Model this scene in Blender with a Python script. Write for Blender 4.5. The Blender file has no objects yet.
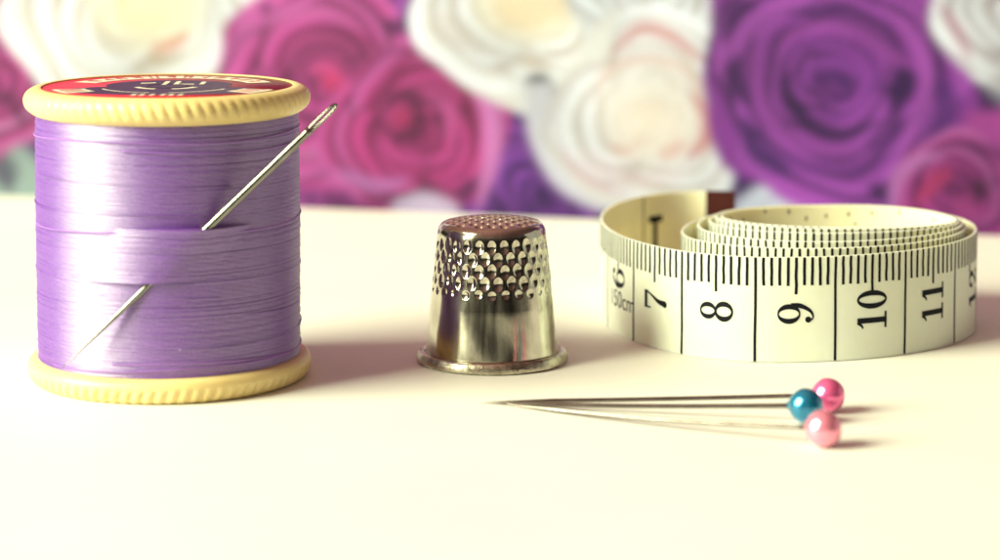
import bpy, bmesh, math, random
import numpy as np
from mathutils import Vector, Matrix
from mathutils.geometry import tessellate_polygon

# All lengths below are written in centimetres; S turns them into metres.
S = 0.01
PI = math.pi
rng = np.random.default_rng(7)
random.seed(7)
scene = bpy.context.scene
COL = scene.collection

# ------------------------------------------------------------------ camera
H = 6.6                      # camera height above the table
PITCH = math.radians(4.0)      # the lens is shifted down, so uprights stay upright
F = 2500.0                   # focal length in photo pixels (1000 px wide)
CYP = 280 - F * math.tan(math.radians(6.0))   # row of the optical axis
cam_d = bpy.data.cameras.new('camera')
cam = bpy.data.objects.new('camera', cam_d)
COL.objects.link(cam)
cam.location = (0, 0, H * S)
cam.rotation_euler = (PI / 2 - PITCH, 0, 0)
cam_d.sensor_width = 36.0
cam_d.lens = F / 1000 * 36.0
cam_d.shift_y = -(280 - CYP) / 1000
cam_d.clip_start = 0.005
cam_d.clip_end = 50
cam_d.dof.use_dof = True
cam_d.dof.focus_distance = 31.2 * S
cam_d.dof.aperture_fstop = 17.0
cam_d.dof.aperture_blades = 0
scene.camera = cam
cp, sp = math.cos(PITCH), math.sin(PITCH)


def ray(px, py):
    a, b = (px - 500) / F, -(py - CYP) / F
    return np.array([a, cp + b * sp, -sp + b * cp])


def at(px, py, z=0.0):
    """where a photo measurement lies on the horizontal plane at height z (cm)"""
    r = ray(px, py)
    t = (z - H) / r[2]
    return np.array([0, 0, H]) + r * t


def xat(px, y, z):
    """x (cm) of a photo column at a known depth and height"""
    return (px - 500) / F * (y * cp + (H - z) * sp)


# ------------------------------------------------------------------ materials
def mat(name):
    m = bpy.data.materials.new(name)
    m.use_nodes = True
    nt = m.node_tree
    nt.nodes.clear()
    out = nt.nodes.new('ShaderNodeOutputMaterial')
    b = nt.nodes.new('ShaderNodeBsdfPrincipled')
    nt.links.new(b.outputs[0], out.inputs[0])
    return m, nt, b


def setp(b, **k):
    names = dict(color='Base Color', rough='Roughness', metal='Metallic', spec='Specular IOR Level',
                 coat='Coat Weight', coatr='Coat Roughness', sheen='Sheen Weight', sheenr='Sheen Roughness',
                 sss='Subsurface Weight', ssr='Subsurface Radius', sss_scale='Subsurface Scale', aniso='Anisotropic')
    for kk, v in k.items():
        s = b.inputs[names[kk]]
        if kk == 'color' and len(v) == 3:
            v = (*v, 1)
        s.default_value = v


def coords(nt, scale, kind='Object', rot=(0, 0, 0)):
    tc = nt.nodes.new('ShaderNodeTexCoord')
    mp = nt.nodes.new('ShaderNodeMapping')
    mp.inputs['Scale'].default_value = scale
    mp.inputs['Rotation'].default_value = rot
    nt.links.new(tc.outputs[kind], mp.inputs[0])
    return mp.outputs[0]


def noise(nt, vec, scale=1.0, detail=4, rough=.55):
    n = nt.nodes.new('ShaderNodeTexNoise')
    n.inputs['Scale'].default_value = scale
    n.inputs['Detail'].default_value = detail
    n.inputs['Roughness'].default_value = rough
    nt.links.new(vec, n.inputs['Vector'])
    return n.outputs[0]


def ramp(nt, fac, stops):
    r = nt.nodes.new('ShaderNodeValToRGB')
    e = r.color_ramp.elements
    while len(e) < len(stops):
        e.new(0.5)
    for el, (p, c) in zip(e, stops):
        el.position = p
        el.color = (*c, 1) if len(c) == 3 else c
    nt.links.new(fac, r.inputs[0])
    return r.outputs[0]


def bump(nt, b, h, strength, dist):
    n = nt.nodes.new('ShaderNodeBump')
    n.inputs['Strength'].default_value = strength
    n.inputs['Distance'].default_value = dist
    nt.links.new(h, n.inputs['Height'])
    nt.links.new(n.outputs[0], b.inputs['Normal'])


def rgb(r, g, b, k=1.0):
    def f(c):
        c /= 255.0
        return (c / 12.92 if c <= .04045 else ((c + .055) / 1.055) ** 2.4) * k
    return (f(r), f(g), f(b))


# white matt table
M_TABLE, nt, b = mat('matt_white_tabletop')
v = coords(nt, (100, 100, 100))
nt.links.new(ramp(nt, noise(nt, v, .35, 5), [(.3, (.80, .80, .765)), (.7, (.84, .84, .80))]), b.inputs['Base Color'])
setp(b, rough=.55, spec=.25)
bump(nt, b, noise(nt, v, 14, 3), .12, .0001)

# lilac thread
M_THREAD, nt, b = mat('lilac_cotton_thread')
v1 = coords(nt, (200, 200, 3200))
v2 = coords(nt, (3600, 3600, 6500))
mx = nt.nodes.new('ShaderNodeMix')
mx.data_type = 'RGBA'
mx.inputs[0].default_value = .62
c1 = ramp(nt, noise(nt, v1, 1, 4), [(.3, (.115, .032, .29)), (.5, (.155, .044, .37)), (.72, (.22, .072, .45))])
c2 = ramp(nt, noise(nt, v2, 1, 5, .7), [(.32, (.07, .018, .19)), (.52, (.155, .042, .37)), (.70, (.36, .15, .58))])
nt.links.new(c1, mx.inputs[6])
nt.links.new(c2, mx.inputs[7])
nt.links.new(mx.outputs[2], b.inputs['Base Color'])
setp(b, rough=.46, spec=1.0, sheen=.0, sheenr=.5, aniso=.85)
b.inputs['IOR'].default_value = 1.92
b.inputs['Anisotropic Rotation'].default_value = .25
tg = nt.nodes.new('ShaderNodeTangent')
tg.direction_type = 'RADIAL'
tg.axis = 'Z'
nt.links.new(tg.outputs[0], b.inputs['Tangent'])
bump(nt, b, noise(nt, v2, 1, 5, .7), .6, .00008)

# strands crossing the wound thread
M_STRAND, nt, b = mat('dark_lilac_thread_strand')
setp(b, color=(.30, .14, .50), rough=.5, spec=.4)

# cream plastic of the reel
M_PLASTIC, nt, b = mat('cream_yellow_plastic')
v = coords(nt, (100, 100, 100))
nt.links.new(ramp(nt, noise(nt, v, 1.2, 5), [(.3, (.77, .59, .25)), (.7, (.86, .69, .32))]), b.inputs['Base Color'])
setp(b, rough=.38, spec=.45, sss=.15, ssr=(1, .6, .25), sss_scale=.001)
bump(nt, b, noise(nt, v, 9, 4), .12, .0002)


def plain(name, color, rough=.5, spec=.3, **k):
    m, nt, b = mat(name)
    v = coords(nt, (100, 100, 100))
    c = [max(0, x * .86) for x in color]
    d = [min(1, x * 1.1) for x in color]
    nt.links.new(ramp(nt, noise(nt, v, 6, 5), [(.3, c), (.7, d)]), b.inputs['Base Color'])
    setp(b, rough=rough, spec=spec, **k)
    return m


M_RED = plain('red_label_paper', (.60, .022, .05), .4, .4)
M_LILABEL = plain('dark_violet_label_ink', (.055, .025, .085), .45)
M_WHITEINK = plain('white_label_ink', (.80, .74, .62), .5)
M_BLACKINK = plain('black_tape_ink', (.006, .0065, .012), .6, .15)
M_GREYINK = plain('grey_faded_ink', (.16, .15, .11), .6, .2)
M_HOLE = plain('dark_spool_hole', (.03, .02, .03), .6)

# tape
M_TAPE, nt, b = mat('cream_vinyl_tape')
v = coords(nt, (100, 100, 100))
nt.links.new(ramp(nt, noise(nt, v, 1.5, 6, .6), [(.3, (.75, .79, .67)), (.7, (.81, .85, .74))]), b.inputs['Base Color'])
setp(b, rough=.42, spec=.35, sss=.6, ssr=(1, .9, .6), sss_scale=.0009)
bump(nt, b, noise(nt, v, 22, 3), .08, .0001)
M_TAPEIN, nt, b = mat('backlit_yellow_tape_reverse')
v = coords(nt, (100, 100, 100))
nt.links.new(ramp(nt, noise(nt, v, 1.5, 6, .6), [(.3, (.80, .76, .55)), (.7, (.86, .83, .63))]), b.inputs['Base Color'])  # yellow of light coming through the vinyl, put into the base colour
setp(b, rough=.45, spec=.3, sss=.6, ssr=(1, .85, .5), sss_scale=.0012)
M_TIP = plain('brown_painted_metal_tip', (.055, .010, .009), .45, .25)

# nickel thimble
M_NICKEL, nt, b = mat('worn_nickel')
v = coords(nt, (100, 100, 100))
vs = coords(nt, (900, 900, 60))
nt.links.new(ramp(nt, noise(nt, v, 3, 6, .65), [(.25, (.36, .33, .26)), (.6, (.60, .57, .49))]), b.inputs['Base Color'])
nt.links.new(ramp(nt, noise(nt, vs, 1, 4), [(.3, (.10,) * 3), (.75, (.21,) * 3)]), b.inputs['Roughness'])
setp(b, metal=1.0)
bump(nt, b, noise(nt, vs, 1.0, 5, .7), .14, .0001)
M_RIM, nt, b = mat('dull_rolled_nickel')
v = coords(nt, (100, 100, 100))
nt.links.new(ramp(nt, noise(nt, v, 5, 6, .7), [(.3, (.30, .25, .18)), (.6, (.62, .58, .48))]), b.inputs['Base Color'])
nt.links.new(ramp(nt, noise(nt, v, 8, 5), [(.3, (.22,) * 3), (.7, (.42,) * 3)]), b.inputs['Roughness'])
setp(b, metal=1.0)
bump(nt, b, noise(nt, v, 12, 4), .3, .0003)
M_TOPMETAL, nt, b = mat('pink_reflection_worn_top')
v = coords(nt, (100, 100, 100))
nt.links.new(ramp(nt, noise(nt, v, 4, 6, .65), [(.25, (.54, .46, .38)), (.65, (.80, .72, .60))]), b.inputs['Base Color'])  # paler, warmer base puts the pinkish reflection into the cap's colour
setp(b, metal=1.0, rough=.28)
bump(nt, b, noise(nt, v, 30, 3), .15, .0001)

M_STEEL, nt, b = mat('polished_steel')
v = coords(nt, (100, 100, 100))
nt.links.new(ramp(nt, noise(nt, v, 5, 5), [(.3, (.20, .195, .175)), (.7, (.30, .29, .26))]), b.inputs['Base Color'])
setp(b, metal=1.0, rough=.16)
M_DARKSTEEL, nt, b = mat('dull_pin_steel')
v = coords(nt, (100, 100, 100))
nt.links.new(ramp(nt, noise(nt, v, 5, 5), [(.3, (.17, .145, .13)), (.7, (.26, .225, .21))]), b.inputs['Base Color'])
setp(b, metal=1.0, rough=.25)


def pearl(name, color, dark):
    m, nt, b = mat(name)
    v = coords(nt, (100, 100, 100))
    nt.links.new(ramp(nt, noise(nt, v, 5, 4), [(.3, dark), (.7, color)]), b.inputs['Base Color'])
    setp(b, metal=.6, rough=.24, spec=.6, coat=1.0, coatr=.08)
    bump(nt, b, noise(nt, v, 16, 3), .06, .0002)
    return m


M_PINK = pearl('deep_pink_pearl', (1.0, .19, .48), (.98, .14, .41))
M_LPINK = pearl('pale_pink_pearl', (1.0, .36, .52), (1.0, .30, .46))
M_BLUE = pearl('teal_blue_pearl', (.004, .24, .44), (.003, .17, .34))


# ------------------------------------------------------------------ mesh helpers
def link(o, parent=None):
    COL.objects.link(o)
    if parent is not None:
        o.parent = parent
    return o


def mesh_np(name, verts, faces, mats, parent=None, smooth=True, midx=None, org=(0, 0, 0)):
    """verts in cm (world axes, relative to org); faces list/array of index tuples"""
    me = bpy.data.meshes.new(name)
    vv = (np.asarray(verts, float) * S)
    me.from_pydata(vv.tolist(), [], [tuple(int(i) for i in f) for f in faces])
    if not isinstance(mats, (list, tuple)):
        mats = [mats]
    for m in mats:
        me.materials.append(m)
    if midx is not None:
        me.polygons.foreach_set('material_index', np.asarray(midx, np.int32))
    me.polygons.foreach_set('use_smooth', np.full(len(me.polygons), smooth))
    me.update()
    o = bpy.data.objects.new(name, me)
    o.location = tuple(np.asarray(org, float) * S)
    return link(o, parent)


def thing(name, label, cat, loc=(0, 0, 0), group=None):
    o = bpy.data.objects.new(name, None)
    o.empty_display_size = .005
    o.location = tuple(np.asarray(loc, float) * S)
    o['label'] = label
    o['category'] = cat
    if group:
        o['group'] = group
    return link(o)


def grid_faces(nr, nc, wrap=False, flip=False):
    i = np.arange(nr - 1)[:, None]
    j = np.arange(nc if wrap else nc - 1)[None, :]
    j2 = (j + 1) % nc
    a = i * nc + j
    bb = i * nc + j2
    c = (i + 1) * nc + j2
    d = (i + 1) * nc + j
    f = np.stack([a, bb, c, d], -1).reshape(-1, 4)
    return f[:, ::-1] if flip else f


def lathe(name, prof, segs, m, parent, fn=None, cap_bottom=True, cap_top=True, loc=(0, 0, 0)):
    """prof: (n,2) array r,z ; fn(theta,r,z)->r,z lets the surface be worked"""
    prof = np.asarray(prof, float)
    th = np.arange(segs) / segs * 2 * PI
    R = np.repeat(prof[:, :1], segs, 1)
    Z = np.repeat(prof[:, 1:], segs, 1)
    T = np.repeat(th[None], len(prof), 0)
    if fn is not None:
        R, Z = fn(T, R, Z)
    V = np.stack([R * np.sin(T), -R * np.cos(T), Z], -1).reshape(-1, 3)
    f = grid_faces(len(prof), segs, True)
    f = [tuple(x) for x in f]
    if cap_bottom:
        f.append(tuple(range(segs))[::-1])
    if cap_top:
        n = (len(prof) - 1) * segs
        f.append(tuple(range(n, n + segs)))
    return mesh_np(name, V, f, m, parent, org=loc)


def smooth_profile(pts, n):
    """Catmull-Rom through the points"""
    p = np.asarray(pts, float)
    p = np.vstack([2 * p[0] - p[1], p, 2 * p[-1] - p[-2]])
    out = []
    for i in range(1, len(p) - 2):
        for t in np.linspace(0, 1, n, endpoint=False):
            a, bq, c, d = p[i - 1], p[i], p[i + 1], p[i + 2]
            out.append(.5 * (2 * bq + (c - a) * t + (2 * a - 5 * bq + 4 * c - d) * t ** 2 + (3 * bq - a - 3 * c + d) * t ** 3))
    out.append(p[-2])
    return np.array(out)


def tube(name, pts, radii, m, parent, sides=16, loc=(0, 0, 0), flat=None):
    """swept tube through pts (cm). flat: list of (across, thick) scale per point"""
    P = np.asarray(pts, float)
    n = len(P)
    T = np.gradient(P, axis=0)
    T /= np.linalg.norm(T, axis=1)[:, None]
    up = np.array([0, -1, 0.0])
    if abs(T[0] @ up) > .9:
        up = np.array([0, 0, 1.0])
    V = []
    for i in range(n):
        a = np.cross(T[i], up)
        a /= np.linalg.norm(a)
        bq = np.cross(a, T[i])
        fx, fy = (1, 1) if flat is None else flat[i]
        for k in range(sides):
            w = 2 * PI * k / sides
            V.append(P[i] + radii[i] * (fx * math.cos(w) * a + fy * math.sin(w) * bq))
    f = [tuple(x) for x in grid_faces(n, sides, True, flip=True)]
    f.append(tuple(range(sides)))
    f.append(tuple(range((n - 1) * sides, n * sides))[::-1])
    return mesh_np(name, V, f, m, parent, org=loc)


# ------------------------------------------------------------------ setting: table
def structure(o):
    o['kind'] = 'structure'
    return o


table = structure(mesh_np('tabletop', [(-70, 20, 0), (70, 20, 0), (70, 75, 0), (-70, 75, 0),
                                       (-70, 20, -2), (70, 20, -2), (70, 75, -2), (-70, 75, -2)],
                          [(0, 1, 2, 3), (7, 6, 5, 4), (0, 4, 5, 1), (1, 5, 6, 2), (2, 6, 7, 3), (3, 7, 4, 0)],
                          M_TABLE, smooth=False))
table['label'] = 'plain matt white tabletop under the sewing things'

# ------------------------------------------------------------------ rose print
PL, PR = at(0, 196), at(1000, 236)
zL, zR = [p[1] * cp + H * sp for p in (PL, PR)]
PLEN = np.linalg.norm(PR - PL)
PDIR = (PR - PL) / PLEN
KZ = F * (cp + .14 * sp)


def build_print():
    t = np.linspace(-.30, 1.30, 640)              # along the panel, 0..1 = the stretch that shows
    h = np.linspace(0, 9.0, 210)                  # height in cm
    Tm, Hm = np.meshgrid(t, h)
    den = (1 - Tm) * zL + Tm * zR
    X = 1000 * Tm * zR / den                      # print units along
    Y = (196 + 40 * X / 1000) - Hm * KZ / den     # print units down
    img = np.zeros((*X.shape, 3))
    img[:] = rgb(96, 42, 110)
    n1 = np.sin(X * .031 + 2 * np.sin(Y * .02)) * np.sin(Y * .043 + X * .013)
    img += (n1[..., None] * .5 + .0) * np.array(rgb(90, 40, 100)) * .6
    img = img.clip(.004, 1)

    def lay(mask, col):
        nonlocal img
        m = mask.clip(0, 1)[..., None]
        img = img * (1 - m) + np.asarray(col) * m

    def sst(a, bq, x):
        k = ((x - a) / (bq - a)).clip(0, 1)
        return k * k * (3 - 2 * k)

    def cm(pts, n=10):
        return smooth_profile(pts, n)

    def seg_dist(P, taper=False):
        d = np.full(X.shape, 1e9)
        u = np.zeros(X.shape)
        L = len(P) - 1
        for i in range(L):
            a, bq = P[i], P[i + 1]
            ab = bq - a
            tt = (((X - a[0]) * ab[0] + (Y - a[1]) * ab[1]) / (ab @ ab + 1e-9)).clip(0, 1)
            dd = np.hypot(X - a[0] - tt * ab[0], Y - a[1] - tt * ab[1])
            k = dd < d
            d = np.where(k, dd, d)
            u = np.where(k, (i + tt) / L, u)
        return d, u

    def stroke(pts, w, col, a=1.0, soft=.75):
        a *= .88
        P = cm(pts, 6) if len(pts) > 2 else np.asarray(pts, float)
        d, u = seg_dist(P)
        ww = w * (np.sin(u.clip(.02, .98) * PI) ** .6)
        lay(a * (1 - sst(ww * (1 - soft), ww * (1 + soft), d)), rgb(*col))

    def blob(pts, col, soft=6, a=1.0):
        """filled closed outline"""
        P = cm(list(pts) + [pts[0]], 6)
        d, _ = seg_dist(P)
        ins = np.zeros(X.shape, bool)
        j = len(P) - 1
        for i in range(len(P)):
            xi, yi = P[i]
            xj, yj = P[j]
            with np.errstate(divide='ignore', invalid='ignore'):
                c = ((yi > Y) != (yj > Y)) & (X < (xj - xi) * (Y - yi) / (yj - yi + 1e-9) + xi)
            ins ^= c
            j = i
        sd = np.where(ins, d, -d)
        lay(a * sst(-soft, soft, sd), rgb(*col))

    Xw = X + 4.5 * np.sin(Y * .045 + 1.3) + 3 * np.sin(X * .06 + Y * .05) + .7 * np.sin(Y * .11 + X * .08)
    Yw = Y + 4.5 * np.sin(X * .041 + .4) + 3 * np.sin(Y * .055 - X * .05) + .7 * np.sin(X * .10 - Y * .09)

    def rose(cx, cy, R, light, mid, dark, rings=7, seed=1, sx=1.0, sy=1.0, rim=None, petals=2, core=.10, crease=.85):
        """petals laid from the outside in along a spiral, each with a rolled pale lip and a printed drop shadow in the crease below it"""
        r_ = np.random.default_rng(seed)
        lc, mc, dc = [np.array(rgb(*c)) for c in (light, mid, dark)]
        rc = lc if rim is None else np.array(rgb(*rim))
        lip = np.minimum(lc * 1.12, .95)
        K = rings * petals + 3
        body = np.hypot((Xw - cx) / sx, (Yw - cy) / sy)
        lay(1 - sst(R * .97, R * 1.02, body), mc * .9 + .1 * rc)
        dx, dy = (Xw - cx) / sx, (Yw - cy) / sy
        rho, phi = np.hypot(dx, dy), np.arctan2(dy, dx)
        a0 = r_.uniform(0, 2 * PI)
        for k in range(K):
            q = k / (K - 1)
            ri = R * ((1 - q) ** 1.12 * (1 - core) + core)
            rn = R * ((1 - min(1, q + 3.2 / K)) ** 1.12 * (1 - core) + core)
            an = a0 + k * 2.05 + r_.uniform(-.18, .18)
            hw = r_.uniform(1.15, 1.5)
            d = (phi - an + PI) % (2 * PI) - PI
            u = d / hw
            sk = r_.uniform(-.06, .06)
            jk = r_.uniform(-.07, .09)
            edge = ri * (1.08 - .34 * u ** 2 - .12 * np.abs(u) ** 5 + 1.6 * sk * u + .012 * np.sin(4 * d + k) + jk)
            inside = np.minimum((edge - rho), (1 - np.abs(u)) * hw * rho * .8 + 2)
            bw = .013 * R + 1.0
            # drop shadow printed in the crease just outside the lip
            sh = (1 - sst(0, .085 * R, -inside)) * (inside < 2) * crease * sst(.0, .25, 1.1 - np.abs(u))
            if k > 1:
                img[:] = img * (1 - sh[..., None]) + (dc * .62) * sh[..., None]
            g = ((rho - rn * .82) / (edge - rn * .82 + 1e-6)).clip(0, 1)
            side = sst(-1.05, .9, u * (1 if k % 2 else -1))
            tone = (.86 * g ** 1.7 + .24 * side).clip(0, 1)[..., None]
            lo = sst(0, .55, tone)
            hi = sst(.45, 1.0, tone)
            col = dc * (1 - lo) + mc * lo
            col = col * (1 - hi) + (rc if k < 5 else lc) * hi
            e = sst(.80, .93, rho / (edge + 1e-6)) * (1 - sst(.975, 1.02, rho / (edge + 1e-6)))
            e = (e * r_.uniform(.2, .75) * sst(0, .5, 1 - np.abs(u)))[..., None]
            col = col * (1 - e) + lip * e
            m = sst(-bw, bw, inside)[..., None]
            img[:] = img * (1 - m) + col * m

    # --- stems, gaps and leaves between the flowers
    blob([(-60, 120), (30, 150), (60, 215), (-60, 230)], (165, 185, 160), 10)
    stroke([(-40, 140), (0, 165), (10, 190)], 14, (75, 45, 90), .8)
    blob([(480, 100), (560, 90), (620, 240), (470, 240)], (100, 48, 130), 10)
    stroke([(505, 120), (515, 155), (500, 215)], 13, (62, 25, 88), .9)
    stroke([(545, 178), (580, 200), (620, 212)], 12, (140, 60, 150), .7)
    stroke([(500, 215), (530, 195), (552, 190)], 9, (45, 20, 75), .9)
    blob([(690, 120), (760, 120), (800, 230), (690, 240)], (70, 35, 100), 12)
    rose(538, 196, 78, (150, 70, 160), (122, 52, 140), (52, 20, 78), 7, 201)
    rose(345, -8, 90, (178, 88, 170), (150, 64, 150), (84, 34, 98), 7, 202)
    rose(330, 212, 70, (186, 84, 160), (160, 60, 140), (96, 30, 90), 7, 203)
    rose(745, 190, 70, (120, 60, 140), (92, 42, 118), (42, 18, 66), 6, 204)
    # --- far left magenta rose
    rose(-22, 78, 88, (205, 90, 150), (178, 50, 122), (105, 25, 80), 5, 3, rim=(214, 150, 180))
    stroke([(-2, 25), (30, 45), (46, 80)], 7, (120, 35, 90), .8)
    stroke([(0, 18), (28, 25), (52, 60), (55, 90)], 6, (214, 150, 178), .7)
    stroke([(-10, 90), (12, 100), (26, 125)], 8, (96, 24, 76), .8)
    # --- cream rose behind the reel
    rose(142, 8, 132, (236, 240, 222), (222, 220, 194), (196, 172, 132), 7, 11, sx=1.0, rim=(222, 226, 200), crease=.5)
    blob([(95, -50), (150, -60), (205, -30), (200, 30), (150, 52), (105, 32), (88, -10)], (240, 236, 190), 14, .8)
    blob([(118, -20), (145, -12), (175, -22), (178, 20), (145, 32), (118, 16)], (246, 226, 168), 10, .7)
    stroke([(152, 48), (172, 44), (192, 32)], 6, (226, 158, 118), .9)
    stroke([(120, 12), (124, -4), (130, -22)], 5, (236, 196, 146), .7)
    stroke([(62, 15), (78, 45), (110, 70), (160, 78)], 10, (218, 224, 200), .6)
    stroke([(92, 0), (98, 34), (128, 58), (180, 62), (210, 30)], 6, (206, 200, 164), .5)
    stroke([(228, -40), (222, 10), (200, 52), (160, 72)], 8, (238, 242, 218), .7)
    # --- pink rose
    rose(322, 88, 108, (214, 92, 158), (190, 62, 136), (120, 28, 84), 8, 21, rim=(206, 108, 168), sx=1.02)
    stroke([(215, 70), (250, 25), (310, 8), (365, 28)], 9, (212, 110, 168), .6)
    stroke([(275, 75), (295, 42), (340, 34), (382, 56), (390, 95)], 9, (150, 45, 100), .65)
    stroke([(292, 100), (300, 60), (340, 48), (362, 80), (352, 112)], 8, (128, 40, 88), .7)
    stroke([(300, 110), (322, 118), (350, 105)], 8, (118, 32, 80), .75)
    stroke([(310, 70), (328, 66), (344, 80)], 7, (206, 70, 130), .8)
    blob([(322, 70), (340, 72), (344, 86), (326, 90)], (206, 48, 110), 6, .8)
    stroke([(372, 50), (386, 90), (368, 130), (320, 152), (280, 158)], 8, (220, 128, 176), .7)
    stroke([(392, 35), (398, 80), (384, 130)], 5, (214, 118, 168), .55)
    stroke([(362, 70), (376, 95), (356, 125), (320, 138)], 5, (168, 50, 112), .6)
    # --- second pink rose
    rose(420, 130, 92, (205, 66, 140), (180, 46, 118), (112, 20, 74), 8, 33, rim=(206, 112, 172), sx=.98)
    0 and blob([(300, 160), (340, 150), (395, 170), (420, 200), (390, 230), (300, 230)], (160, 62, 140), 10, .9)
    stroke([(335, 170), (375, 185), (410, 180)], 7, (205, 150, 200), .6)
    stroke([(310, 195), (360, 206), (420, 196), (455, 205)], 7, (122, 38, 96), .7)
    blob([(395, 200), (425, 192), (458, 206), (450, 222), (390, 222)], (214, 208, 210), 6, .8)
    stroke([(458, 205), (468, 188), (478, 178)], 8, (70, 25, 84), .7)
    stroke([(415, 30), (455, 50), (486, 95), (492, 150), (478, 212)], 11, (216, 140, 186), .85)
    stroke([(388, 70), (420, 52), (455, 78), (474, 120), (470, 165)], 7, (142, 26, 84), .7)
    stroke([(405, 84), (440, 90), (456, 118), (450, 150)], 6, (214, 88, 150), .6)
    stroke([(424, 92), (446, 110), (446, 140)], 5, (218, 110, 168), .5)
    stroke([(382, 118), (392, 96), (414, 98), (418, 122), (400, 138), (384, 130)], 7, (104, 26, 76), .85)
    blob([(395, 108), (408, 108), (410, 122), (396, 126)], (196, 40, 104), 5, .7)
    stroke([(378, 140), (400, 156), (440, 160), (470, 145)], 7, (196, 70, 140), .5)
    # --- purple flower on top between them
    0 and blob([(270, -40), (420, -40), (428, 8), (398, 26), (340, 16), (270, 4)], (160, 72, 158), 8)
    stroke([(384, 20), (402, 26), (424, 16)], 8, (66, 28, 84), .9)
    stroke([(262, 4), (272, 8)], 7, (70, 34, 80), .8)
    # --- cream rose at the top
    rose(528, 0, 112, (236, 240, 222), (222, 220, 194), (196, 172, 132), 7, 44, rim=(220, 224, 204), crease=.5)
    blob([(470, -40), (560, -50), (590, -10), (570, 32), (520, 42), (478, 22)], (240, 234, 192), 12, .8)
    blob([(490, -20), (540, -24), (572, 4), (540, 28), (500, 20)], (244, 222, 164), 10, .7)
    stroke([(440, 10), (452, 30), (480, 50)], 7, (206, 188, 156), .5)
    stroke([(464, 10), (484, 38), (530, 50), (576, 34)], 6, (236, 240, 216), .6)
    stroke([(438, 40), (480, 72), (540, 76), (600, 55)], 9, (234, 238, 218), .7)
    rose(662, -18, 92, (230, 236, 220), (214, 216, 196), (184, 166, 140), 7, 205, crease=.5)
    # --- white rose with peach creases
    blob([(524, 84), (555, 88), (585, 150), (625, 195), (612, 214), (560, 190), (530, 140)], (208, 208, 196), 6)
    stroke([(524, 80), (538, 77), (552, 80)], 5, (50, 28, 48), .9)
    stroke([(552, 84), (560, 96), (562, 112)], 5, (88, 56, 66), .8)
    pass
    rose(650, 112, 104, (236, 240, 222), (222, 220, 194), (196, 172, 132), 9, 55, rim=(212, 220, 206), sx=.98, core=.1, crease=.5)
    blob([(600, 90), (625, 65), (670, 60), (705, 90), (708, 135), (680, 160), (630, 158), (600, 130)], (236, 232, 206), 14, .7)
    stroke([(612, 52), (640, 27), (672, 36), (704, 62)], 6.5, (205, 138, 122), .85)
    stroke([(595, 100), (605, 72), (640, 58), (680, 66), (702, 94)], 5, (228, 196, 166), .7)
    stroke([(690, 90), (706, 115), (704, 140), (686, 158)], 7, (206, 118, 108), .9)
    stroke([(658, 157), (672, 150), (684, 138)], 7, (224, 156, 130), .6)
    stroke([(608, 143), (622, 151), (636, 150)], 6, (228, 172, 142), .55)
    stroke([(636, 138), (640, 142)], 5, (222, 148, 112), .7)
    stroke([(580, 145), (600, 165), (640, 180), (690, 172)], 8, (232, 214, 200), .6)
    stroke([(560, 150), (590, 180), (630, 195)], 7, (222, 180, 176), .5)
    stroke([(612, 130), (640, 120), (672, 124), (680, 140)], 5, (244, 236, 206), .7)
    stroke([(620, 100), (650, 84), (684, 100)], 6, (240, 240, 218), .7)
    blob([(610, 105), (640, 84), (676, 92), (688, 125), (660, 150), (622, 142)], (246, 230, 184), 22, .45)
    # --- white petals at the foot
    blob([(735, 200), (775, 178), (830, 182), (880, 200), (900, 240), (735, 240)], (206, 212, 206), 7)
    stroke([(760, 200), (800, 190), (850, 196)], 5, (166, 150, 166), .5)
    # --- big purple rose
    blob([(704, -60), (900, -70), (960, -10), (985, 60), (972, 120), (944, 160), (880, 185), (810, 180),
          (760, 160), (735, 110), (714, 40)], (150, 58, 148), 6)
    rose(828, 78, 128, (170, 76, 166), (146, 56, 146), (70, 24, 92), 9, 66, rim=(176, 82, 168))
    stroke([(722, 40), (735, 10), (758, 2)], 9, (62, 24, 84), .85)
    stroke([(712, 70), (745, 30), (790, 0), (850, -6)], 10, (176, 82, 168), .85)
    stroke([(738, 52), (736, 80), (752, 106)], 9, (52, 18, 78), .9)
    stroke([(752, 46), (756, 90), (778, 130), (830, 150), (880, 146)], 9, (168, 72, 162), .8)
    stroke([(790, 14), (830, 8), (870, 30), (905, 58)], 10, (92, 34, 106), .7)
    stroke([(775, 50), (800, 30), (850, 28), (892, 55), (915, 70)], 9, (172, 74, 162), .75)
    stroke([(905, 66), (908, 84), (898, 104)], 9, (50, 18, 76), .9)
    stroke([(880, 4), (912, 40), (926, 80), (914, 125), (880, 160)], 9, (178, 84, 168), .8)
    stroke([(936, 80), (946, 100), (936, 130), (918, 150)], 12, (84, 34, 112), .8)
    stroke([(905, -10), (945, 40), (965, 95)], 9, (172, 78, 164), .7)
    stroke([(788, 70), (786, 90), (800, 115), (840, 134), (880, 120)], 8, (56, 20, 80), .85)
    stroke([(782, 60), (800, 44), (840, 44), (872, 66), (876, 96)], 8, (142, 56, 146), .8)
    stroke([(805, 100), (800, 78), (822, 62), (856, 68), (864, 96), (840, 116), (812, 108)], 7, (150, 62, 154), .8)
    stroke([(812, 92), (820, 76), (842, 78), (846, 96), (828, 102)], 5, (92, 34, 110), .8)
    blob([(822, 80), (836, 80), (838, 92), (824, 94)], (122, 46, 126), 4, .8)
    stroke([(760, 150), (800, 165), (860, 168), (900, 150)], 8, (112, 44, 126), .6)
    stroke([(860, 150), (890, 140), (906, 120)], 6, (92, 34, 112), .6)
    stroke([(742, 118), (758, 150), (790, 176)], 12, (66, 30, 96), .8)
    stroke([(868, 185), (880, 192), (886, 205)], 9, (58, 22, 82), .9)
    # --- white flower at top right, magenta one at lower right
    blob([(940, -60), (1100, -60), (1100, 90), (990, 84), (968, 40), (945, 10)], (220, 222, 206), 10)
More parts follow.
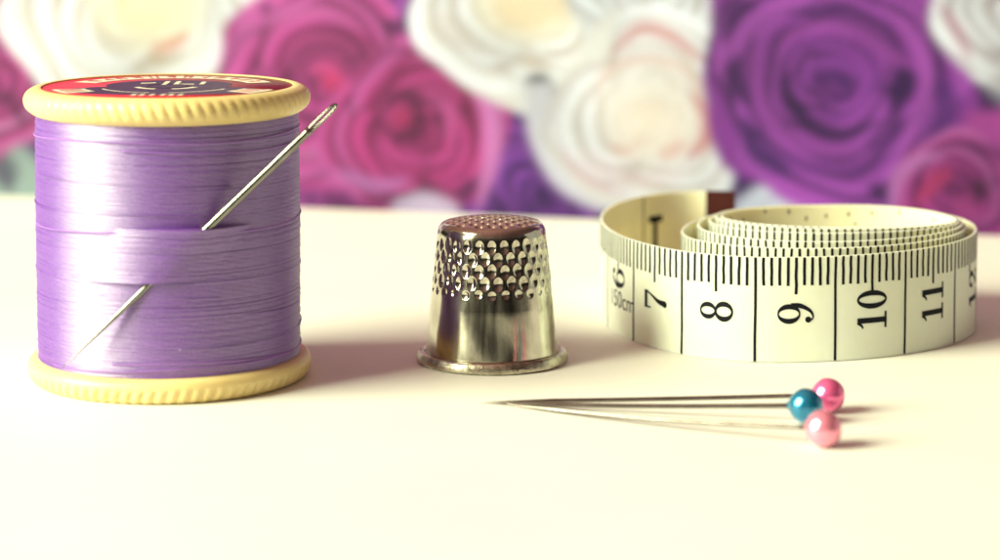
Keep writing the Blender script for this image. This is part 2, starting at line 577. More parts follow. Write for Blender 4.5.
    rose(1022, 10, 92, (228, 232, 216), (208, 208, 190), (176, 150, 136), 6, 206, crease=.55)
    stroke([(935, 0), (955, 30), (968, 60)], 6, (190, 128, 138), .7)
    stroke([(975, 82), (992, 98), (1010, 104)], 10, (62, 34, 76), .9)
    blob([(968, 110), (1040, 110), (1080, 150), (960, 150)], (176, 70, 146), 8)
    rose(955, 196, 62, (190, 72, 146), (160, 50, 126), (92, 22, 86), 5, 77, rim=(206, 128, 178))
    stroke([(892, 215), (896, 180), (915, 160), (945, 154)], 7, (204, 132, 182), .85)
    stroke([(915, 205), (935, 180), (952, 170)], 8, (200, 54, 104), .8)
    stroke([(962, 140), (990, 150), (1010, 158)], 7, (104, 34, 92), .7)
    stroke([(972, 182), (980, 190), (978, 200)], 8, (66, 20, 62), .9)
    stroke([(955, 225), (962, 200), (976, 215)], 6, (188, 70, 136), .7)
    # --- beyond the frame, so a step to the side still sees flowers
    rose(-190, 60, 150, (236, 238, 214), (224, 216, 186), (232, 196, 146), 6, 88)
    rose(1130, 130, 120, (205, 90, 160), (180, 56, 130), (120, 30, 90), 6, 91)
    rose(1250, 0, 140, (236, 238, 214), (224, 216, 186), (232, 196, 146), 6, 93)
    for i, (x_, c_) in enumerate([(-80, 0), (90, 1), (300, 2), (480, 0), (700, 1), (900, 2), (1080, 0)]):
        pal = [((205, 90, 160), (180, 56, 130), (120, 30, 90)), ((170, 76, 166), (146, 56, 146), (78, 28, 98)),
               ((236, 238, 214), (224, 216, 186), (232, 196, 146))][c_]
        rose(x_, -205, 125, *pal, 6, 100 + i)
    big = np.sin(X * .021 + 1.7 * np.sin(Y * .017)) * np.sin(Y * .026 + .9 * np.sin(X * .013)) + .5 * np.sin(X * .05 - Y * .037)
    img *= (1 + .11 * big)[..., None]              # light gradients across the petals, painted into the print
    for _ in range(3):                            # soft printed photograph
        img[1:-1] = .25 * img[:-2] + .5 * img[1:-1] + .25 * img[2:]
        img[:, 1:-1] = .25 * img[:, :-2] + .5 * img[:, 1:-1] + .25 * img[:, 2:]
    # paper grain
    img *= 1 + .03 * rng.standard_normal(X.shape)[..., None]
    return t, h, ((img * .85 + .15 * img.mean(-1, keepdims=True)) ** 1.28 * np.array([.53, .54, .86])).clip(.002, .95)


tt_, hh_, img_ = build_print()
nr, nc = len(hh_), len(tt_)
Tm, Hm = np.meshgrid(tt_, hh_)
PV = np.stack([(Tm * PLEN) * PDIR[0], (Tm * PLEN) * PDIR[1], Hm + .004], -1).reshape(-1, 3)
PV = PV + PL * np.array([1, 1, 0])
panel_org = (PL + PR) / 2
PN = np.array([PDIR[1], -PDIR[0], 0])             # towards the viewer
nb = len(PV)
corner = [0, nc - 1, nb - 1, nb - nc]
back = PV[corner] - PN * .18
VV = np.vstack([PV, back]) - panel_org
PF = [tuple(x) for x in grid_faces(nr, nc)]
bot = list(range(nc))
top = list(range(nb - nc, nb))
lef = [i * nc for i in range(nr)]
rig = [i * nc + nc - 1 for i in range(nr)]
PF += [tuple([nb] + [nb + 1] + bot[::-1]), tuple([nb + 2, nb + 3] + top), tuple([nb + 3, nb] + lef),
       tuple([nb + 1, nb + 2] + rig[::-1]), (nb + 3, nb + 2, nb + 1, nb)]
M_PRINT, nt, b = mat('printed_rose_paper')
ca = nt.nodes.new('ShaderNodeVertexColor')
ca.layer_name = 'print'
nt.links.new(ca.outputs[0], b.inputs['Base Color'])
setp(b, rough=.6, spec=.2)
panel = mesh_np('rose_print_panel', VV, PF, [M_PRINT, M_TABLE], smooth=False,
                midx=[0] * (len(PF) - 5) + [1] * 5, org=panel_org)
att = panel.data.color_attributes.new('print', 'FLOAT_COLOR', 'POINT')
cc = np.ones((len(VV), 4), np.float32)
cc[:nb, :3] = img_.reshape(-1, 3)
att.data.foreach_set('color', cc.ravel())
panel['label'] = 'upright printed panel of pink, purple and cream roses standing behind the sewing things'
panel['category'] = 'rose backdrop'

# ------------------------------------------------------------------ thread reel
g0 = at(167, 375)
SC = np.array([xat(167, g0[1], 0) + .04, g0[1], 0])      # reel axis
RT = 1.617                                         # radius of the wound thread
spool = thing('thread_spool', 'reel of lilac purple thread with ribbed cream plastic ends and a red label on top', 'thread spool', SC)


def flange(name, zb, zt, ztop_round, flip):
    h = zt - zb
    if not flip:    # upper: rounded shoulder on top, bevel beneath
        pts = [(1.50, zb - .05), (1.62, zb - .045), (1.70, zb - .005), (1.762, zb + .055), (1.785, zb + .125), (1.772, zb + .195),
               (1.725, zb + .252), (1.645, zb + .285), (1.575, zb + .288), (1.565, zb + .278), (1.560, zb + .262), (.30, zb + .262)]
    else:
        pts = [(1.55, .004), (1.66, .006), (1.725, .04), (1.765, .11), (1.775, .19), (1.75, .255), (1.70, .285), (1.60, .30), (1.40, .30)]
    pr = smooth_profile(pts, 7)
    pr[:, 0] *= .985
    N = 76

    def fn(T, R, Z):
        k = 1 if not flip else -1
        ph = N * (T + k * .22 * (Z - zb)) + .6 * np.sin(3 * T)
        wv = (.5 - .5 * np.cos(ph)) ** .6
        if not flip:
            w = np.exp(-((Z - (zb + .14)) / .115) ** 4) * (R > 1.63)
        else:
            w = np.exp(-((Z - .09) / .085) ** 4) * (R > 1.6)
        wob = .004 * np.sin(2 * T + 1) + .003 * np.sin(5 * T)
        return R - (.030 if flip else .015) * (1 - wv) * w + wob * (R > 1.4), Z
    return lathe(name, pr, 76 * 10, M_PLASTIC, spool, fn, cap_bottom=True, cap_top=True)


flange('spool_flange', 3.325, 3.6, True, False)
flange('spool_flange', 0, .3, True, True)

# --- needle line, needed by the thread that lies over it
TH0 = math.radians(6)
Tp = SC + RT * np.array([math.sin(TH0), -math.cos(TH0), 0])
Tn = np.array([math.sin(TH0), -math.cos(TH0), 0])
Tp = Tp - Tn * .01


def on_tangent(px, py):
    r = ray(px, py)
    o = np.array([0, 0, H])
    k = ((Tp - o) @ Tn) / (r @ Tn)
    return o + r * k


N_TIP, N_IN, N_OUT, N_END = on_tangent(62, 368), on_tangent(153, 283), on_tangent(203, 229), on_tangent(338, 103)
# one straight line from tip to eye
N_DIR = (N_END - N_TIP) / np.linalg.norm(N_END - N_TIP)


def n_at(z):
    return N_TIP + N_DIR * ((z - N_TIP[2]) / N_DIR[2])


zt0, zt1 = .30, 3.285
NW = 140
zs = np.linspace(zt0, zt1, NW * 5 + 1)
thr = np.full(NW + 3, 0.0)
thr[:] = rng.normal(0, .0022, NW + 3)
for k_ in rng.integers(0, NW, 7):
    thr[k_] -= .009
for k_ in rng.integers(0, NW, 5):
    thr[k_] += .006


def thread_fn(T, R, Z):
    pitch = (zt1 - zt0) / NW
    T = (T + PI) % (2 * PI) - PI               # the join of the winding sits at the back
    u = (Z - zt0) / pitch + T / (2 * PI) * 1.0 + .05 * np.sin(2 * T + Z * 3)
    i = np.floor(u).astype(int).clip(0, NW + 2)
    fr = u - np.floor(u)
    R2 = R + .0070 * (np.sqrt(np.clip(1 - (2 * fr - 1) ** 2, 0, 1)) - .7) + thr[i]
    R2 += .004 * np.sin(T * 2 + Z * 1.3) * np.sin(Z * 2.1) - .012 * ((Z - 1.75) / 1.45) ** 6
    R2 += .0012 * np.sin(37 * T + i * 2.4)
    # threads lying over the needle
    zin, zout = N_IN[2], N_OUT[2]
    inside = (Z > zin) & (Z < zout)
    nz = N_TIP[None, None] + N_DIR * ((Z - N_TIP[2]) / N_DIR[2])[..., None]
    rel = nz - SC
    nth = np.arctan2(rel[..., 0], -rel[..., 1])
    nr_ = np.hypot(rel[..., 0], rel[..., 1]) + .080
    d = (T - nth + PI) % (2 * PI) - PI
    arc = d * RT
    w = np.where(arc < 0, .95, .55)
    tent = np.clip(1.12 - np.abs(arc) / w, 0, 1)
    lift = np.where(inside, (nr_ - RT) * tent, 0)
    R2 = np.where(lift > 0, np.maximum(R2, R2 + lift), R2)
    return R2, Z


lathe('thread_winding', np.stack([np.full(len(zs), RT), zs], -1), 420, M_THREAD, spool, thread_fn)

# strands that lie loose across the winding
for (za, zb_, ta, tb, rr) in [(1.98, 2.03, -2.6, 2.6, .011), (.47, .40, -.3, 2.2, .010), (.36, .44, -.9, 2.0, .009), (2.62, 2.56, -1.2, .6, .007), (3.06, 3.10, -1.6, 1.7, .010),
                              (2.98, 2.93, -.2, 1.9, .009), (1.27, 1.22, -.4, .5, .007), (1.02, .96, .3, 1.6, .007), (2.25, 2.22, -1.7, .4, .008), (.62, .70, .2, 1.8, .007)]:
    tt = np.linspace(ta, tb, 90)
    zz = za + (zb_ - za) * (tt - ta) / (tb - ta) + .018 * np.sin(tt * 3.1 + za)
    hover = .003 + .006 * np.sin(tt * 5 + za * 9)
    pts = np.stack([(RT + hover) * np.sin(tt), -(RT + hover) * np.cos(tt), zz], -1)
    # lift over the needle
    V_ = []
    for p_ in pts:
        V_.append(p_)
    tube('loose_strand', V_, [rr] * 90, M_STRAND if rr > .0085 else M_THREAD, spool, 6)

# --- label
LZ = 3.325 + .270


def flat_part(name, polys, m, parent, z, sub=0):
    """polys: list of closed 2D outlines (cm, reel axes) -> one flat sheet part, each a hair above the last"""
    V, Fc = [], []
    for k, poly in enumerate(polys):
        base = len(V)
        pv = [Vector((x, y, 0)) for x, y in poly]
        V += [(x, y, z + k * .00012) for x, y in poly]
        for tri in tessellate_polygon([pv]):
            a, bq, c = [poly[i] for i in tri]
            cr = (bq[0] - a[0]) * (c[1] - a[1]) - (bq[1] - a[1]) * (c[0] - a[0])
            Fc.append(tuple(base + i for i in (tri if cr > 0 else tri[::-1])))
    return mesh_np(name, V, Fc, m, parent, smooth=False)


def sector(r0, r1, a0, a1, n=24):
    A = np.linspace(math.radians(a0), math.radians(a1), n)
    return [(r1 * math.cos(a), r1 * math.sin(a)) for a in A] + [(r0 * math.cos(a), r0 * math.sin(a)) for a in A[::-1]]


label = lathe('paper_label', [(1.535, LZ - .004), (1.535, LZ + .004), (.26, LZ + .004)], 128, M_RED, spool, cap_top=False)
# dark violet emblem: a lens with two wings
W = [(1.22 * math.cos(a), -.50 + .58 * math.sin(a)) for a in np.linspace(0, 2 * PI, 60)[:-1]]
W2 = [(.78 * math.cos(a), .18 + .62 * math.sin(a)) for a in np.linspace(0, 2 * PI, 60)[:-1]]
flat_part('label_emblem', [W, W2], M_LILABEL, label, LZ + .0055)
ws = [sector(1.02, 1.33, 22, 158, 50)]
ws += [sector(.80, .84, 205, 262), sector(.80, .84, 278, 335)]
ws += [sector(1.02, 1.42, 198, 219), sector(1.02, 1.42, 321, 342)]
# white marks round the hole
ws += [[(-.10, .16), (-.04, .16), (-.04, .62), (-.10, .62)], [(.04, .20), (.30, .20), (.30, .28), (.10, .28), (.10, .62), (.04, .62)],
       [(.36, .22), (.42, .22), (.42, .56), (.36, .56)], [(-.38, .30), (-.20, .36), (-.20, .46), (-.38, .40)]]
ws += [sector(.34, .42, 200, 255), sector(.34, .42, 285, 340)]
ws += [[(x, -1.16), (x + .055, -1.16), (x + .075, -.98), (x + .02, -.98)] for x in (-.30, -.20, -.08, .05, .15, .26)]
flat_part('label_lettering', ws, M_WHITEINK, label, LZ + .008)
rs = []
for k_, a_ in enumerate(np.linspace(32, 148, 12)):
    rs.append(sector(1.08, 1.27, a_ - 2.6, a_ - 1.2, 4))
    if k_ % 3 != 1:
        rs.append(sector(1.23, 1.27, a_ - 1.2, a_ + 2.4, 5))
    if k_ % 2 == 0:
        rs.append(sector(1.15, 1.19, a_ - 1.2, a_ + 2.0, 5))
    else:
        rs.append(sector(1.08, 1.27, a_ + 1.4, a_ + 2.7, 4))
for a0_ in (202, 207, 213, 325, 331, 337):
    rs.append(sector(1.08, 1.36, a0_, a0_ + 1.6, 4))
flat_part('label_letters', rs, M_RED, label, LZ + .011)
lathe('spool_hole', [(.262, LZ + .006), (.25, LZ + .012), (.22, LZ - .02), (.21, LZ - .6), (.0, LZ - .6)], 48, M_HOLE, spool, cap_bottom=False, cap_top=False)

# ------------------------------------------------------------------ needle
L_ = np.linalg.norm(N_END - N_TIP)
ned = thing('sewing_needle', 'steel sewing needle stuck slantwise through the lilac thread', 'needle', N_TIP)
ts = np.concatenate([np.linspace(0, .25, 14), np.linspace(.27, .86, 20), np.linspace(.875, .90, 3)])
rad = .051 * np.clip(ts / .42, .03, 1) ** .72
rad = np.where(ts > .86, .047, rad)
tube('needle_shaft', [N_DIR * L_ * t for t in ts], rad, M_STEEL, ned, 20)
# the eye: an elongated loop in the shaft's own width
A_ = np.cross(N_DIR, Tn)
A_ /= np.linalg.norm(A_)
la, lb, hw = L_ * .893, L_ * .992, .027
loop = []
for k_ in range(64):
    w = 2 * PI * k_ / 64
    c_, s_ = math.cos(w), math.sin(w)
    ex = np.sign(c_) * abs(c_) ** .55
    loop.append(N_DIR * ((la + lb) / 2 + (lb - la) / 2 * ex) + A_ * hw * np.sign(s_) * abs(s_) ** .75)
loop = np.array(loop)
Vq, Fq = [], []
for i in range(64):
    tg = loop[(i + 1) % 64] - loop[i - 1]
    tg /= np.linalg.norm(tg)
    a_ = np.cross(tg, Tn)
    a_ /= np.linalg.norm(a_)
    for k_ in range(10):
        w = 2 * PI * k_ / 10
        Vq.append(loop[i] + .021 * math.cos(w) * a_ + .038 * math.sin(w) * Tn)
for i in range(64):
    for k_ in range(10):
        Fq.append((i * 10 + k_, i * 10 + (k_ + 1) % 10, ((i + 1) % 64) * 10 + (k_ + 1) % 10, ((i + 1) % 64) * 10 + k_))
mesh_np('needle_eye', Vq, Fq, M_STEEL, ned)

# ------------------------------------------------------------------ thimble
gt = at(492, 360.0)
TC = np.array([gt[0], gt[1], 0])
thim = thing('thimble', 'silvery metal thimble with dimpled sides standing between the reel and the tape', 'thimble', TC)
ZR = .145
bp = [(.852 - .064 * k_ / 12 - .003 * math.sin(PI * k_ / 12), ZR - .05 + .655 * k_ / 12) for k_ in range(12)]
bp += [(.788 - .093 * (k_ / 110), .75 + .87 * k_ / 110) for k_ in range(0, 111)]
bp += smooth_profile([(.692, 1.645), (.684, 1.685), (.668, 1.725), (.640, 1.762), (.606, 1.782)], 5).tolist()
ND = 28
rows_z = [1.555, 1.405, 1.255, 1.105, .965]


def thimble_fn(T, R, Z):
    D = np.zeros_like(R)
    for k, zc in enumerate(rows_z):
        sc_ = 1.0 if k < 4 else .62
        ph = T * ND / (2 * PI) + .5 * (k % 2) + .05 * math.sin(k * 3)
        cell = np.round(ph)
        da = (ph - cell) * 2 * PI / ND * .72
        dz = Z - zc - .008 * np.sin(cell * 2.7 + k)
        rr = np.sqrt((da / (.060 * (.5 + .5 * sc_))) ** 2 + (dz / (.090 * sc_)) ** 2)
        D += -.021 * sc_ * np.clip(1 - rr ** 2, 0, 1) ** 1.15
        jit = np.sin(cell * 5.1 + k * 1.7)
        D += np.where(rr < .5, .003 * jit * (1 - (rr / .5) ** 2), 0)
    D += .002 * np.sin(3 * T) + .0015 * np.sin(7 * T + 8 * Z)
    return R + D, Z


lathe('thimble_body', bp, ND * 18, M_NICKEL, thim, thimble_fn, cap_bottom=True, cap_top=False)
rim = smooth_profile([(.80, .004), (.93, .006), (.962, .015), (.972, .035), (.968, .075), (.955, .11), (.940, .134), (.922, .142), (.885, .140), (.850, .122)], 6)


def rim_fn(T, R, Z):
    return R + .005 * np.sin(2 * T + 1) + .003 * np.sin(9 * T) * (R > .9), Z + .004 * np.sin(3 * T) * (Z > .1)


lathe('thimble_rim', rim, 200, M_RIM, thim, rim_fn, cap_top=False)
# top cap with a waffle of dimples
crs = np.concatenate([np.linspace(.622, .60, 5), np.linspace(.59, .0, 60)[0:-1], [.002]])
cz = 1.774 + .062 * (1 - (crs / .6221) ** 2.4) ** .9
SP = .15
hexp = [(SP * (i + .5 * (j % 2)), SP * .866 * j) for i in range(-6, 7) for j in range(-6, 7)]
hexp = np.array([p for p in hexp if math.hypot(*p) < .57])


def cap_fn(T, R, Z):
    x, y = R * np.sin(T), -R * np.cos(T)
    D = np.zeros_like(R)
    for hx, hy in hexp:
        rr = np.hypot(x - hx, y - hy) / .060
        D += np.where(rr < 1, -.050 * (1 - rr ** 2), 0)
    return R, Z + D


lathe('thimble_top', np.stack([crs, cz], -1), 256, M_TOPMETAL, thim, cap_fn, cap_bottom=False)

# ------------------------------------------------------------------ measuring tape
TW, TTH = 1.35, .042
cy = 34.05


def Q(p0, p1, kind, n=40):
    """quarter ellipse; 'hv': leaves horizontally, arrives vertically; 'vh' the other way"""
    t = np.linspace(0, PI / 2, n, endpoint=False)
    (x0, y0), (x1, y1) = p0, p1
    if kind == 'hv':
        return np.stack([x0 + (x1 - x0) * np.sin(t), y1 + (y0 - y1) * np.cos(t)], -1)
    return np.stack([x1 + (x0 - x1) * np.cos(t), y0 + (y1 - y0) * np.sin(t)], -1)


def X_(px, y):
    return xat(px, y, TW * .8)


tip_a = (xat(736, 37.9, TW), 37.9)
tip_b = (xat(722, 37.75, TW), 37.75)
fx = X_(800, 31.37)
path = [np.linspace(np.array([xat(734, 37.35, TW), 37.35]), np.array([xat(700, 37.45, TW), 37.45]), 12, endpoint=False)]
pb0 = (xat(700, 37.45, TW), 37.45)
wind = [  # left (px, depth), front (px, depth), right (px, depth), back (px, depth)
    ((600.5, 34.55), (776, 31.39), (974, 34.15), (845, 35.75)),
    ((681, 33.15), (815, 31.78), (964.0, 33.92), (842, 35.55)),
    ((697, 33.45), (820, 32.15), (961.8, 33.82), (840, 35.33)),
    ((708, 33.72), (826, 32.55), (959.8, 33.74), (838, 35.12)),
    ((714, 33.84), (830, 32.82), (958.0, 33.68), (836, 34.93)),
    ((719, 33.92), (850, 32.98), None, None)]
prev = pb0
for (l, f_, r, bk) in wind:
    pl = (X_(*l), l[1])
    pf = (X_(*f_), f_[1])
    path.append(Q(prev, pl, 'hv', 60))
    path.append(Q(pl, pf, 'vh', 60))
    prev = pf
    if r is None:
        break
    prr = (X_(*r), r[1])
    pbk = (X_(*bk), bk[1])
    path.append(Q(pf, prr, 'hv', 60))
    path.append(Q(prr, pbk, 'vh', 60))
    prev = pbk
path.append(np.array([prev, (prev[0] + .45, prev[1] + .02)]))
P = np.vstack(path)
# even resampling and a little smoothing
d_ = np.concatenate([[0], np.cumsum(np.linalg.norm(np.diff(P, axis=0), axis=1))])
LT = d_[-1]
ns = int(LT / .05)
sg = np.linspace(0, LT, ns)
P = np.stack([np.interp(sg, d_, P[:, 0]), np.interp(sg, d_, P[:, 1])], -1)
for _ in range(12):
    P[1:-1] = .25 * P[:-2] + .5 * P[1:-1] + .25 * P[2:]
d_ = np.concatenate([[0], np.cumsum(np.linalg.norm(np.diff(P, axis=0), axis=1))])
LT = d_[-1]
TG = np.gradient(P, axis=0)
TG /= np.linalg.norm(TG, axis=1)[:, None]
NM = np.stack([TG[:, 1], -TG[:, 0]], -1)           # outward (path runs left -> front -> right)


def on_tape(s, z, out=0.0):
    x = np.interp(s, d_, P[:, 0])
    y = np.interp(s, d_, P[:, 1])
    nx = np.interp(s, d_, NM[:, 0])
    ny = np.interp(s, d_, NM[:, 1])
    return (x + nx * out, y + ny * out, z)


TO = np.array([X_(790, cy), cy, 0])
tape = thing('measuring_tape', 'loosely coiled cream measuring tape with black centimetre figures', 'measuring tape', TO)
# the strip itself: a thin closed band, the reverse coloured as if light came through it
rv = []
sag = .15 * np.clip((d_ - 9.0) / 42.0, 0, 1) ** .9 + .008 * np.sin(d_ * .9) * np.clip(d_ / 14, 0, 1)   # the coil has crept upward
sag = np.maximum(sag, 0)
prof = [(0, 0.003), (0, TW * .5), (0, TW - .012), (-.008, TW), (-TTH + .008, TW), (-TTH, TW - .012), (-TTH, TW * .5), (-TTH, .003)]
V = []
for (o_, z_) in prof:
    V.append(np.stack([P[:, 0] + NM[:, 0] * o_, P[:, 1] + NM[:, 1] * o_, z_ + sag], -1))
V = np.stack(V, 1).reshape(-1, 3) - TO
np_ = len(prof)
Fc = [tuple(x) for x in grid_faces(len(P), np_, True)]
mi = []
for i in range(len(P) - 1):
    for k_ in range(np_):
        mi.append(1 if k_ in (4, 5, 6) else 0)
Fc += [tuple(range(np_)), tuple(range((len(P) - 1) * np_, len(P) * np_))[::-1]]
mi += [0, 0]
mesh_np('tape_strip', V, Fc, [M_TAPE, M_TAPEIN], tape, midx=mi, smooth=False)
bm = bmesh.new()
# brown tip folded over the end
s0, s1 = -.0, .44
V, Fc = [], []
sl = np.linspace(.0, .42, 10)
pr2 = [(.016, -.0), (.016, TW + .012), (-TTH - .016, TW + .012), (-TTH - .016, 0)]
for s in sl:
    for (o_, z_) in pr2:
        V.append(np.array(on_tape(s, max(z_, .001), o_)) - TO)
# carry it a little past the strip end
for j in range(4):
    V[j] = V[j] - np.array([*TG[0], 0]) * .02
Fc = [tuple(x) for x in grid_faces(len(sl), 4, True)] + [(0, 1, 2, 3), tuple(range(len(V) - 4, len(V)))[::-1]]
mesh_np('tape_end_tip', V, Fc, M_TIP, tape, smooth=False)

# --- printing.  A print piece is drawn in (s, z) and laid on the curve
PRV, PRF = [], []
layer = [0]


def quadstrip(left, right, out, store=None):
    """two polylines in (s,z) joined by quads"""
    VV_, FF_ = (PRV, PRF) if store is None else store
    layer[0] += 1
    o_ = out + (layer[0] % 9) * .00025 * (1 if out > 0 else -1)
    base = len(VV_)
    n = len(left)
    for (s, z) in left:
        VV_.append(np.array(on_tape(s, z + np.interp(s, d_, sag), o_)) - TO)
    for (s, z) in right:
        VV_.append(np.array(on_tape(s, z + np.interp(s, d_, sag), o_)) - TO)
    for i in range(n - 1):
        FF_.append((base + i, base + i + 1, base + n + i + 1, base + n + i))


OUT = .0022


def vline(s, z0, z1, w, store=None, out=OUT):
    k = 5
    zz = np.linspace(z0, z1, k)
    j = np.array([random.uniform(-.004, .004) for _ in range(k)])
    quadstrip([(s - w / 2 + jj, z) for z, jj in zip(zz, j)], [(s + w / 2 + jj, z) for z, jj in zip(zz, j)], out, store)


# where the 8|9 boundary of the photograph lies: find s of the front-most column
def s_of_px(px, lo, hi):
    best = None
    for s in np.linspace(lo, hi, 800):
        x, y, z = on_tape(s, .6)
        u = 500 + F * x / (y * cp + (H - z) * sp)
        if best is None or abs(u - px) < best[0]:
            best = (abs(u - px), s)
    return best[1]


sL = float(d_[np.argmin(P[:int(12 / .05), 0])])    # left extreme of the first wind
s_a, s_b = s_of_px(682, sL, sL + 5), s_of_px(904, sL + 2, sL + 8)
CM = (s_b - s_a) / 3 * 1.006                               # one printed centimetre
S7 = s_a                                           # line between 7 and 8


def cm_s(n):
    return S7 + (n - 7) * CM


n_first = math.ceil((.5 - S7) / CM + 7)
n_last = int((LT - S7) / CM + 7)
for n in range(n_first, n_last):
    s = cm_s(n)
    vline(s, .0 + .01, TW - .004, .035)
    for k_ in range(1, 10):
        st = s + CM * k_ / 10
        if st > LT - .05:
            continue
        ln = .47 if k_ == 5 else .36
        vline(st, TW - ln - random.uniform(0, .012), TW - .004, (.037 if s < sL + 9.5 else .031))

# digits as pen strokes of changing width, unit box 0..1 high
def ring(cx, cy_, rx, ry, irx, iry, tilt=0, n=36):
    a = np.linspace(0, 2 * PI, n)
    o_ = np.stack([cx + rx * np.cos(a), cy_ + ry * np.sin(a)], -1)
    i_ = np.stack([cx + irx * np.cos(a), cy_ + iry * np.sin(a)], -1)
    return (o_, i_)


def pen(pts, w):
    Pq = smooth_profile(pts, 8)
    wi = np.interp(np.linspace(0, 1, len(Pq)), np.linspace(0, 1, len(w)), w)
    tq = np.gradient(Pq, axis=0)
    tq /= np.linalg.norm(tq, axis=1)[:, None]
    nq = np.stack([-tq[:, 1], tq[:, 0]], -1)
    return (Pq + nq * wi[:, None] / 2, Pq - nq * wi[:, None] / 2)


def disc(cx, cy_, r):
    a = np.linspace(0, PI, 10)
    return (np.stack([cx + r * np.cos(a), cy_ + r * np.sin(a)], -1), np.stack([cx + r * np.cos(a), cy_ - r * np.sin(a)], -1))


def bar(x0, y0, x1, y1, n=6):
    yy = np.linspace(y0, y1, n)
    return (np.stack([np.full(n, x0), yy], -1), np.stack([np.full(n, x1), yy], -1))


DIG = {
    '0': [ring(.28, .5, .27, .5, .115, .43)],
    '1': [bar(.21, .0, .37, .985), bar(.05, 0, .53, .075), pen([(.06, .80), (.14, .84), (.24, .97)], [.05, .07, .10])],
    '2': [pen([(.07, .70), (.12, .90), (.28, .965), (.44, .88), (.47, .70), (.36, .48), (.12, .14)], [.06, .08, .06, .14, .17, .10, .04]),
          bar(.05, .0, .52, .13), disc(.11, .72, .085), bar(.475, .10, .52, .30)],
    '6': [ring(.29, .31, .27, .315, .13, .27), pen([(.06, .36), (.07, .62), (.20, .88), (.36, .975), (.47, .93)], [.13, .13, .09, .045, .04]), disc(.45, .84, .085)],
    '7': [bar(.05, .84, .54, .975), bar(.05, .68, .10, .90), pen([(.53, .90), (.42, .62), (.29, .34), (.24, .04)], [.05, .06, .12, .18]), disc(.235, .06, .09)],
    '8': [ring(.29, .74, .235, .25, .105, .195), ring(.29, .265, .28, .27, .135, .205)],
    '9': [ring(.29, .69, .27, .315, .13, .27), pen([(.52, .64), (.51, .38), (.38, .12), (.22, .025), (.11, .07)], [.13, .13, .09, .045, .04]), disc(.13, .16, .085)],
    '3': [pen([(.08, .80), (.2, .95), (.40, .90), (.42, .68), (.22, .54)], [.08, .05, .12, .15, .05]),
          pen([(.22, .54), (.46, .42), (.46, .16), (.26, .02), (.08, .14)], [.05, .12, .16, .06, .09])],
}


def figure(txt, sc, zc, hgt, store=None, out=OUT, mirror=1):
    adv = .62
    w = len(txt) * adv - .06
    for i, ch in enumerate(txt):
        for (a, bq) in DIG[ch]:
            def tr(q):
                gx = q[:, 0] + i * adv - w / 2
                gy = q[:, 1] - .5
                return [(sc - mirror * y_ * hgt, zc + mirror * x_ * hgt) for x_, y_ in zip(gx, gy)]
            quadstrip(tr(a), tr(bq), out, store)


for n in range(6, 14):
    figure(str(n), cm_s(n) - CM * (.5 if n != 12 else .30), (.62 if n != 6 else .76) + random.uniform(-.012, .012), .47 if n < 10 else .44)
figure('8', cm_s(18) - CM * .5, .6, .4)


def text_pieces(txt, sc, zc, size, out, store):
    cu = bpy.data.curves.new('t', 'FONT')
    cu.body = txt
    cu.size = size
    cu.resolution_u = 4
    ob = bpy.data.objects.new('t', cu)
    COL.objects.link(ob)
    dg = bpy.context.evaluated_depsgraph_get()
    me = bpy.data.meshes.new_from_object(ob.evaluated_get(dg))
    bmx = bmesh.new()
    bmx.from_mesh(me)
    xs = [q.co.x for q in bmx.verts]
    wid = max(xs) - min(xs)
    for k_ in range(1, 24):
        gg = bmx.verts[:] + bmx.edges[:] + bmx.faces[:]
        bmesh.ops.bisect_plane(bmx, geom=gg, plane_co=(min(xs) + wid * k_ / 24, 0, 0), plane_no=(1, 0, 0))
    bmx.verts.index_update()
    base = len(store[0])
    for q in bmx.verts:
        s = sc + q.co.x - min(xs) - wid / 2
        store[0].append(np.array(on_tape(s, zc + q.co.y + np.interp(s, d_, sag), out)) - TO)
    for f in bmx.faces:
        store[1].append(tuple(base + q.index for q in f.verts))
    bmx.free()
    bpy.data.objects.remove(ob)
    bpy.data.curves.remove(cu)
    bpy.data.meshes.remove(me)


text_pieces('150cm', cm_s(5.62), .37, .33, OUT, (PRV, PRF))
mesh_np('printed_scale', PRV, PRF, M_BLACKINK, tape, smooth=False)

# printing on the reverse, seen inside the first bend
RV, RF = [], []
INN = -TTH - .0022
s1 = s_of_px(641, .8, sL - .1)
s1b = s_of_px(653, .8, sL - .1)


def i_bar(sa, sb, za, zb2):
    n = 8
    ss = np.linspace(sa, sb, n)
    quadstrip([(s, za) for s in ss], [(s, zb2) for s in ss], INN, (RV, RF))


i_bar(s1b - .045, s1b + .045, .25, .98)
i_bar(s1b - .15, s1b + .15, .93, 1.03)
i_bar(s1b - .15, s1b + .15, .20, .30)
mesh_np('reverse_figure', RV, RF, M_BLACKINK, tape, smooth=False)
RV, RF = [], []
vline(s1, .02, TW - .02, .035, (RV, RF), INN)
mesh_np('reverse_line', RV, RF, M_GREYINK, tape, smooth=False)
RV, RF = [], []
s2 = s_of_px(690, .3, sL - .1)
vline(s2, .55, .80, .03, (RV, RF), INN)
mesh_np('reverse_tick', RV, RF, M_GREYINK, tape, smooth=False)
RV, RF = [], []
# specks along the inside of the innermost wind
for px, zz in [(728, 1.22), (741, 1.18), (763, 1.27), (787, 1.24), (805, 1.14), (825, 1.18), (848, 1.2), (855, 1.08), (935, 1.22), (900, 1.26), (872, 1.23)]:
    lo = LT - 7.2
    s = s_of_px(px, LT - 4.9 if px < 845 else LT - 6.4, LT - 2.2 if px < 845 else LT - 3.9)
    vline(s, zz, zz + random.uniform(.035, .07), .03, (RV, RF), INN)
mesh_np('reverse_marks', RV, RF, M_GREYINK, tape, smooth=False)

